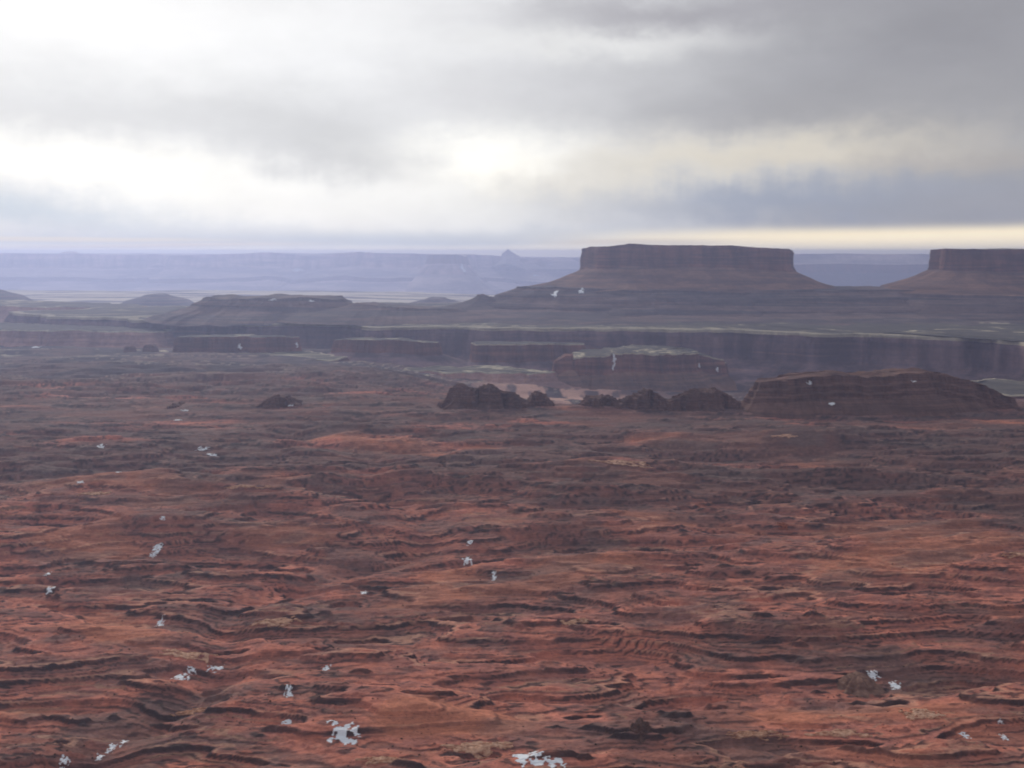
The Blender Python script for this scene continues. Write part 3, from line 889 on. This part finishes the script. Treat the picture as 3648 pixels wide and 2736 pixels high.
def patch(name, label, cat, px, py, wpx, dpx, mat, thick, seed, group=None, fill=0.45, res=26, blocky=0.0, rag=0.85, freq=1.6):
    """an irregular layer lying on whatever rock is there: wpx, dpx = half size seen from the overlook, thick in metres"""
    loc, nor = hit(px, py)
    if loc is None:
        return None
    rng = np.random.RandomState(seed)
    up = (nor * 0.6 + Vector((0, 0, 1)) * 0.4).normalized()
    ex = up.cross(Vector((0, 1, 0)).cross(up)).normalized() if False else Vector((1, 0, 0))
    ex = (ex - up * ex.dot(up)).normalized()
    ey = up.cross(ex).normalized()
    dist = loc.length
    rx = wpx * dist / F
    view = loc.normalized()
    fore = max(0.08, math.sqrt(max(0.0, 1 - ey.dot(view) ** 2)))
    ry = dpx * dist / F / fore
    n = res
    a = np.linspace(-1.25, 1.25, n)
    gx, gy = np.meshgrid(a, a)
    m = 1.0 - np.sqrt(gx ** 2 + gy ** 2) + rag * fbm(gx * freq + seed * 3.1, gy * freq - seed, 4, 0.62, seed=seed)
    m -= fill * 0.35
    P = np.zeros((n, n, 3))
    ok_ = np.zeros((n, n), bool)
    lift = max(rx, ry) * 1.2 + 4.0
    for i in range(n):
        for j in range(n):
            if m[i, j] < -0.12:
                continue
            q = loc + ex * float(gx[i, j] * rx) + ey * float(gy[i, j] * ry)
            o2, l2, n2, _i, _o, _m = S.ray_cast(DG, q + up * lift, -up, distance=lift * 2.2)
            if o2:
                ok_[i, j] = True
                P[i, j] = l2
    keep = ok_ & (m > 0.0)
    cell = keep[:-1, :-1] & keep[1:, :-1] & keep[:-1, 1:] & keep[1:, 1:]
    if not cell.any():
        return None
    hh = P @ np.array(up)
    hc = np.stack([hh[:-1, :-1], hh[1:, :-1], hh[:-1, 1:], hh[1:, 1:]])
    cs = max(rx, ry) * 2.5 / (n - 1)
    cell &= (hc.max(0) - hc.min(0)) < 1.2 * cs + 0.25
    if not cell.any():
        return None
    # keep the main piece and the flecks right beside it
    comp = np.zeros(cell.shape, int)
    sizes = []
    for i0, j0 in zip(*np.nonzero(cell)):
        if comp[i0, j0]:
            continue
        sizes.append(0)
        stack = [(i0, j0)]
        comp[i0, j0] = len(sizes)
        while stack:
            i, j = stack.pop()
            sizes[-1] += 1
            for a_, b_ in ((i + 1, j), (i - 1, j), (i, j + 1), (i, j - 1)):
                if 0 <= a_ < n - 1 and 0 <= b_ < n - 1 and cell[a_, b_] and not comp[a_, b_]:
                    comp[a_, b_] = len(sizes)
                    stack.append((a_, b_))
    main = comp == 1 + int(np.argmax(sizes))
    mi, mj = np.nonzero(main)
    for k in range(1, len(sizes) + 1):
        ki, kj = np.nonzero(comp == k)
        gi = max(0, ki.min() - mi.max(), mi.min() - ki.max())
        gj = max(0, kj.min() - mj.max(), mj.min() - kj.max())
        if k != comp[mi[0], mj[0]] and (gi + gj > (1 if py > 300 else -1) or len(ki) < 3):
            cell[comp == k] = False
    if not cell.any():
        return None
    # thickness swells from a thin edge
    inner = np.clip(m / 0.25, 0, 1) ** 0.5
    bl = blocky * fbm(gx * 5 + 2, gy * 5, 2, 0.5, seed=seed + 3)
    th = thick * (0.25 + 0.75 * inner) * (1 + 0.5 * bl)
    upn = np.array(up)
    top = P + upn * th[..., None]
    bot = P - upn * thick * 0.5
    vid = -np.ones((n, n), int)
    vs, fs = [], []
    used = np.zeros((n, n), bool)
    ci, cj = np.nonzero(cell)
    for i, j in zip(ci, cj):
        used[i:i + 2, j:j + 2] = True
    ui, uj = np.nonzero(used)
    nn = len(ui)
    vid[ui, uj] = np.arange(nn)
    org = np.array(loc)
    V = np.concatenate([top[ui, uj], bot[ui, uj]]) - org
    for i, j in zip(ci, cj):
        q = [vid[i, j], vid[i, j + 1], vid[i + 1, j + 1], vid[i + 1, j]]
        fs.append(q)
        fs.append([k + nn for k in q[::-1]])
        for (di, dj), (e0, e1) in (((-1, 0), (0, 1)), ((0, 1), (1, 2)), ((1, 0), (2, 3)), ((0, -1), (3, 0))):
            y_, x_ = i + di, j + dj
            if not (0 <= y_ < n - 1 and 0 <= x_ < n - 1) or not cell[y_, x_]:
                fs.append([q[e1], q[e0], q[e0] + nn, q[e1] + nn])
    o = link(name, V, np.array(fs), mat, smooth=False)
    o.location = loc
    tag(o, label, cat, group)
    return o


SN = 'snow patches on the red desert'
# px, py, half width, half depth, label  (pixels of the 1024 x 768 frame)
snow = [
    (344, 732, 17, 13, 'largest snow patch, a white blob near the bottom of the photo'),
    (330, 722, 0, 0, ''),
]
snow = [
    (345, 731, 16, 13, 'largest snow patch, a ragged white blob left of the bottom middle'),
    (556, 762, 13, 7, 'snow patch at the bottom edge just right of the middle'),
    (527, 756, 18, 7, 'thin speckled snow left beside the bottom edge snow patch'),
    (288, 723, 8, 4, 'small bright snow patch up and left of the largest one'),
    (288, 694, 6, 9, 'upright snow patch above the small bright one'),
    (181, 677, 9, 5, 'white oval snow patch under a tan ledge on the left'),
    (217, 668, 9, 3, 'thin snow strip right of the white oval snow patch'),
    (192, 670, 5, 2.5, 'snow fleck just above the white oval snow patch'),
    (160, 624, 4, 7, 'snow in the drainage crease above the tan ledge'),
    (158, 548, 6, 4, 'bright snow bit on the left, midway up the red slope'),
    (163, 518, 4, 2, 'snow fleck high in the left drainage'),
    (153, 555, 4, 3, 'lower snow bit next to the bright one in the left drainage'),
    (50, 590, 4, 6, 'faint snow near the left edge, below the dark bench'),
    (48, 574, 3, 3, 'snow dot above the faint left edge snow'),
    (100, 447, 5, 2.2, 'snow patch on the dark upper bench near the left edge'),
    (203, 449, 8, 2.2, 'snow strip on the dark upper bench right of the left edge patch'),
    (212, 455, 8, 1.8, 'lower snow strip on the dark upper bench'),
    (80, 482, 5, 1.8, 'narrow snow strip left of centre on the dark slope'),
    (118, 472, 4, 1.5, 'tiny snow strip above the narrow one'),
    (470, 541, 6, 2.6, 'snow patch beside the dark hollow near the middle'),
    (468, 560, 6, 5, 'broken snow under the dark hollow near the middle'),
    (494, 577, 3.5, 5, 'upright snow bit right of the broken snow'),
    (364, 593, 5, 2, 'dull snow bit on the mid red slope'),
    (895, 686, 7, 5, 'bright snow at the foot of the pale pyramid outcrop'),
    (873, 676, 8, 6, 'thin snow on the flank of the pale pyramid outcrop'),
    (1004, 737, 4, 4, 'snow spot near the lower right corner'),
    (1000, 722, 4, 2.5, 'thin snow strip above the lower right corner spot'),
    (965, 736, 6, 3, 'dim snow left of the lower right corner spot'),
    (112, 748, 5, 5, 'small snow spot near the bottom left corner'),
    (124, 742, 4, 4, 'snow spot next to the tan ledge at bottom left'),
    (64, 761, 5, 5, 'snow spot touching the bottom edge at left'),
    (100, 757, 4, 4, 'snow dot between the bottom left spots'),
    (326, 668, 4, 4, 'tiny snow above the curved ledges at lower middle'),
    (290, 406, 6, 1.6, 'snow patch at the foot of the faint left rim knob'),
    (185, 411, 5, 1.5, 'snow strip beside the smallest left rim knob'),
    (178, 420, 5, 1.4, 'snow strip below the smallest left rim knob'),
    (810, 383, 5, 2.6, 'small snow patch high on the left part of the rim ridge'),
    (832, 404, 5, 1.8, 'snow streak low on the rim ridge'),
    (914, 382, 4, 1.2, 'thin snow on the right part of the rim ridge crest'),
    (240, 347, 4, 3.2, 'snow streak on the purple mesa block'),
    (297, 345, 3.5, 2.6, 'snow spot right of the purple mesa block'),
    (36, 347, 6, 2.4, 'snow patch on the terraces at far left'),
    (614, 362, 5, 9, 'snow chute down the front of the canyon butte'),
    (699, 366, 5, 2.4, 'snow spot on the right flank of the canyon butte'),
    (717, 369, 5, 2.2, 'snow spot farthest right on the canyon butte'),
    (555, 294, 7, 3, 'snow streak on the stepped ridge left part'),
    (582, 292, 5, 2.4, 'snow streak on the stepped ridge under the big mesa'),
    (462, 268, 8, 4, 'pale snowfield on the slope of the hazy far mesa'),
    (297, 270, 8, 2.4, 'pale snow streak on the lavender far wall'),
    (535, 275, 8, 2, 'pale snow streak on the far wall just left of the big mesa'),
    (273, 300, 6, 1, 'snow fleck on the crest of the notched low mesa'),
    (311, 301, 4, 1.2, 'snow fleck on the east end of the notched low mesa'),
]
for i, (px, py, a, b_, lab) in enumerate(snow):
    near_ = py > 415
    patch('snow_patch', lab, 'snow', px, py, a * (0.85 if a < 12 else 1), b_ * (0.85 if a < 12 else 1), M_SNOW, 0.22 if near_ else (1.2 if py > 300 else 4.0), 340 + i, SN if near_ else 'snow patches on the cliffs and mesas',
          fill=0.55 if near_ else 0.9, res=40 if near_ else 26, rag=0.95 if near_ else 0.8, freq=2.1 if near_ else 2.0)

slabs = [
    (278, 622, 26, 4.5, 'tan flat rock slab near the middle of the red slope', M_TAN),
    (190, 656, 34, 5, 'long tan ledge slab above the white oval snow patch', M_TAN),
    (575, 622, 17, 6, 'broken tan rock cap on the knoll right of the middle', M_TAN),
    (195, 712, 26, 4, 'narrow tan slab over the smooth red flat at lower left', M_TAN),
    (478, 749, 42, 4, 'pale tan ledge slab along the bottom edge near the middle', M_TAN),
    (380, 760, 26, 4, 'pale tan slab at the bottom edge left of the middle', M_TAN),
    (755, 735, 32, 4, 'pale grey tan slab at lower right of the middle', M_TAN),
    (840, 733, 30, 3, 'thin pale slab right of the grey tan slab', M_TAN),
    (922, 715, 22, 7, 'pale slab slanting up near the lower right corner', M_TAN),
    (95, 494, 16, 3.5, 'tan ledge on the dark left slope', M_TAN),
    (245, 486, 30, 2, 'pinkish ledge strip on the dark slope left of the middle', M_TAN),
    (783, 526, 6, 3.5, 'bright orange boulder slab alone right of the middle', M_REDSLAB),
    (620, 462, 36, 3, 'pink lit rock bench on the dark slope', M_TAN),
    (785, 436, 14, 1.6, 'pale thin ledge far up right on the dark slope', M_TAN),
    (1016, 555, 12, 4, 'pale rock at the right edge of the photo', M_TAN),
]
for i, (px, py, a, b_, lab, mt) in enumerate(slabs):
    patch('rock_slab', lab, 'rock slab', px, py, a * 0.85, b_ * 0.8, mt, 1.0, 500 + i, 'pale and orange slabs on the red slope', fill=0.4, res=44, blocky=1.6, rag=0.8, freq=2.0)


# single outcrops and boulders on the red slope
def outcrop(name, label, px, py, hw, hpx, mat, seed):
    loc, _n = hit(px, py)
    d = loc.length
    r = hw * d / F
    hgt = hpx * d / F
    pts = [(loc.x + r * .55 * math.cos(t) * (0.8 + 0.4 * ((seed * 7 + k * 13) % 10) / 10), loc.y + r * .7 * math.sin(t)) for k, t in enumerate(np.linspace(0, 6.283, 8)[:-1])]
    z0 = loc.z + hgt
    return mesa(name, label, 'rock', pts, 160, lambda v: z0 - abs(v - loc.x) / r * hgt * 0.45,
                [('face', mat, [(0, 0, 1), (r * .10, hgt * .18, 1), (r * .16, hgt * .42, 1), (r * .30, hgt * .52, .9), (r * .36, hgt * .8, .9), (r * .7, hgt * 1.15, .6), (r * 1.0, hgt * 1.7, .4)])],
                seed, (r * .5, r * .14), (r * .3, r * .08), mat, cap_rough=hgt * .3, top_noise=hgt * .3, cap_rings=8, smooth=False)


outcrop('rock_outcrop', 'pyramid shaped grey rock outcrop with snow at its foot', 858, 684, 18, 8, M_GREYROCK, 601)
outcrop('rock_outcrop', 'square dark boulder casting shade at lower middle right', 641, 732, 12, 10, M_DARKROCK, 603)


# ------------------------------------------------------------------ scattered desert scrub
def make_scrub():
    rng = np.random.RandomState(5)
    n = 4500
    py = rng.uniform(HZ + F * 300 / 2000, HZ + F * 300 / 560, n)
    Y = F * 300 / (py - HZ)
    X = rng.uniform(-0.56, 0.56, n) * Y
    d = fbm(X / 70, Y / 70, 3, seed=140)
    k = d > 0.0
    X, Y = X[k], Y[k]
    Z = ground(X, Y)
    base = []
    for t in range(3):
        for p in range(5):
            a = p * 1.2566 + t * .5
            r = (1.0, 0.85, 0.35)[t]
            base.append((r * math.cos(a), r * math.sin(a), (0.0, 0.55, 1.0)[t]))
    base = np.array(base, np.float32)
    fc = []
    for t in range(2):
        for p in range(5):
            fc.append((t * 5 + p, t * 5 + (p + 1) % 5, t * 5 + 5 + (p + 1) % 5, t * 5 + 5 + p))
    fc += [(10, 11, 12, 13)]
    fc = np.array(fc)
    m = len(X)
    s = rng.uniform(0.3, 0.85, m)[:, None, None]
    V = base[None] * s * rng.uniform(0.6, 1.35, (m, 15, 3)) + np.stack([X, Y, Z - 0.15], 1)[:, None, :]
    Q = fc[None] + (np.arange(m) * 15)[:, None, None]
    o = link('scrub', V.reshape(-1, 3), Q.reshape(-1, 4), M_SCRUB, smooth=False)
    tag(o, 'dark scrub bushes dotted over the red slope', 'scrub', kind='stuff')


make_scrub()


# ------------------------------------------------------------------ the air
def make_haze():
    m = bpy.data.materials.new('air')
    m.use_nodes = True
    g = NT(m.node_tree)
    v = g.n('ShaderNodeVolumePrincipled')
    v.inputs['Color'].default_value = (0.53, 0.61, 0.94, 1)
    v.inputs['Density'].default_value = 6.6e-5
    v.inputs['Anisotropy'].default_value = 0.6
    o = g.n('ShaderNodeOutputMaterial')
    g.put(o.inputs['Volume'], v.outputs[0])
    x0, x1, y0, y1, z0, z1 = -38000, 38000, -6000, 38000, -1200, 130
    vs = [(x, y, z) for x in (x0, x1) for y in (y0, y1) for z in (z0, z1)]
    qs = [(0, 1, 3, 2), (4, 6, 7, 5), (0, 4, 5, 1), (2, 3, 7, 6), (0, 2, 6, 4), (1, 5, 7, 3)]
    o2 = link('haze', np.array(vs), np.array(qs), m, smooth=False)
    tag(o2, kind='stuff')


make_haze()
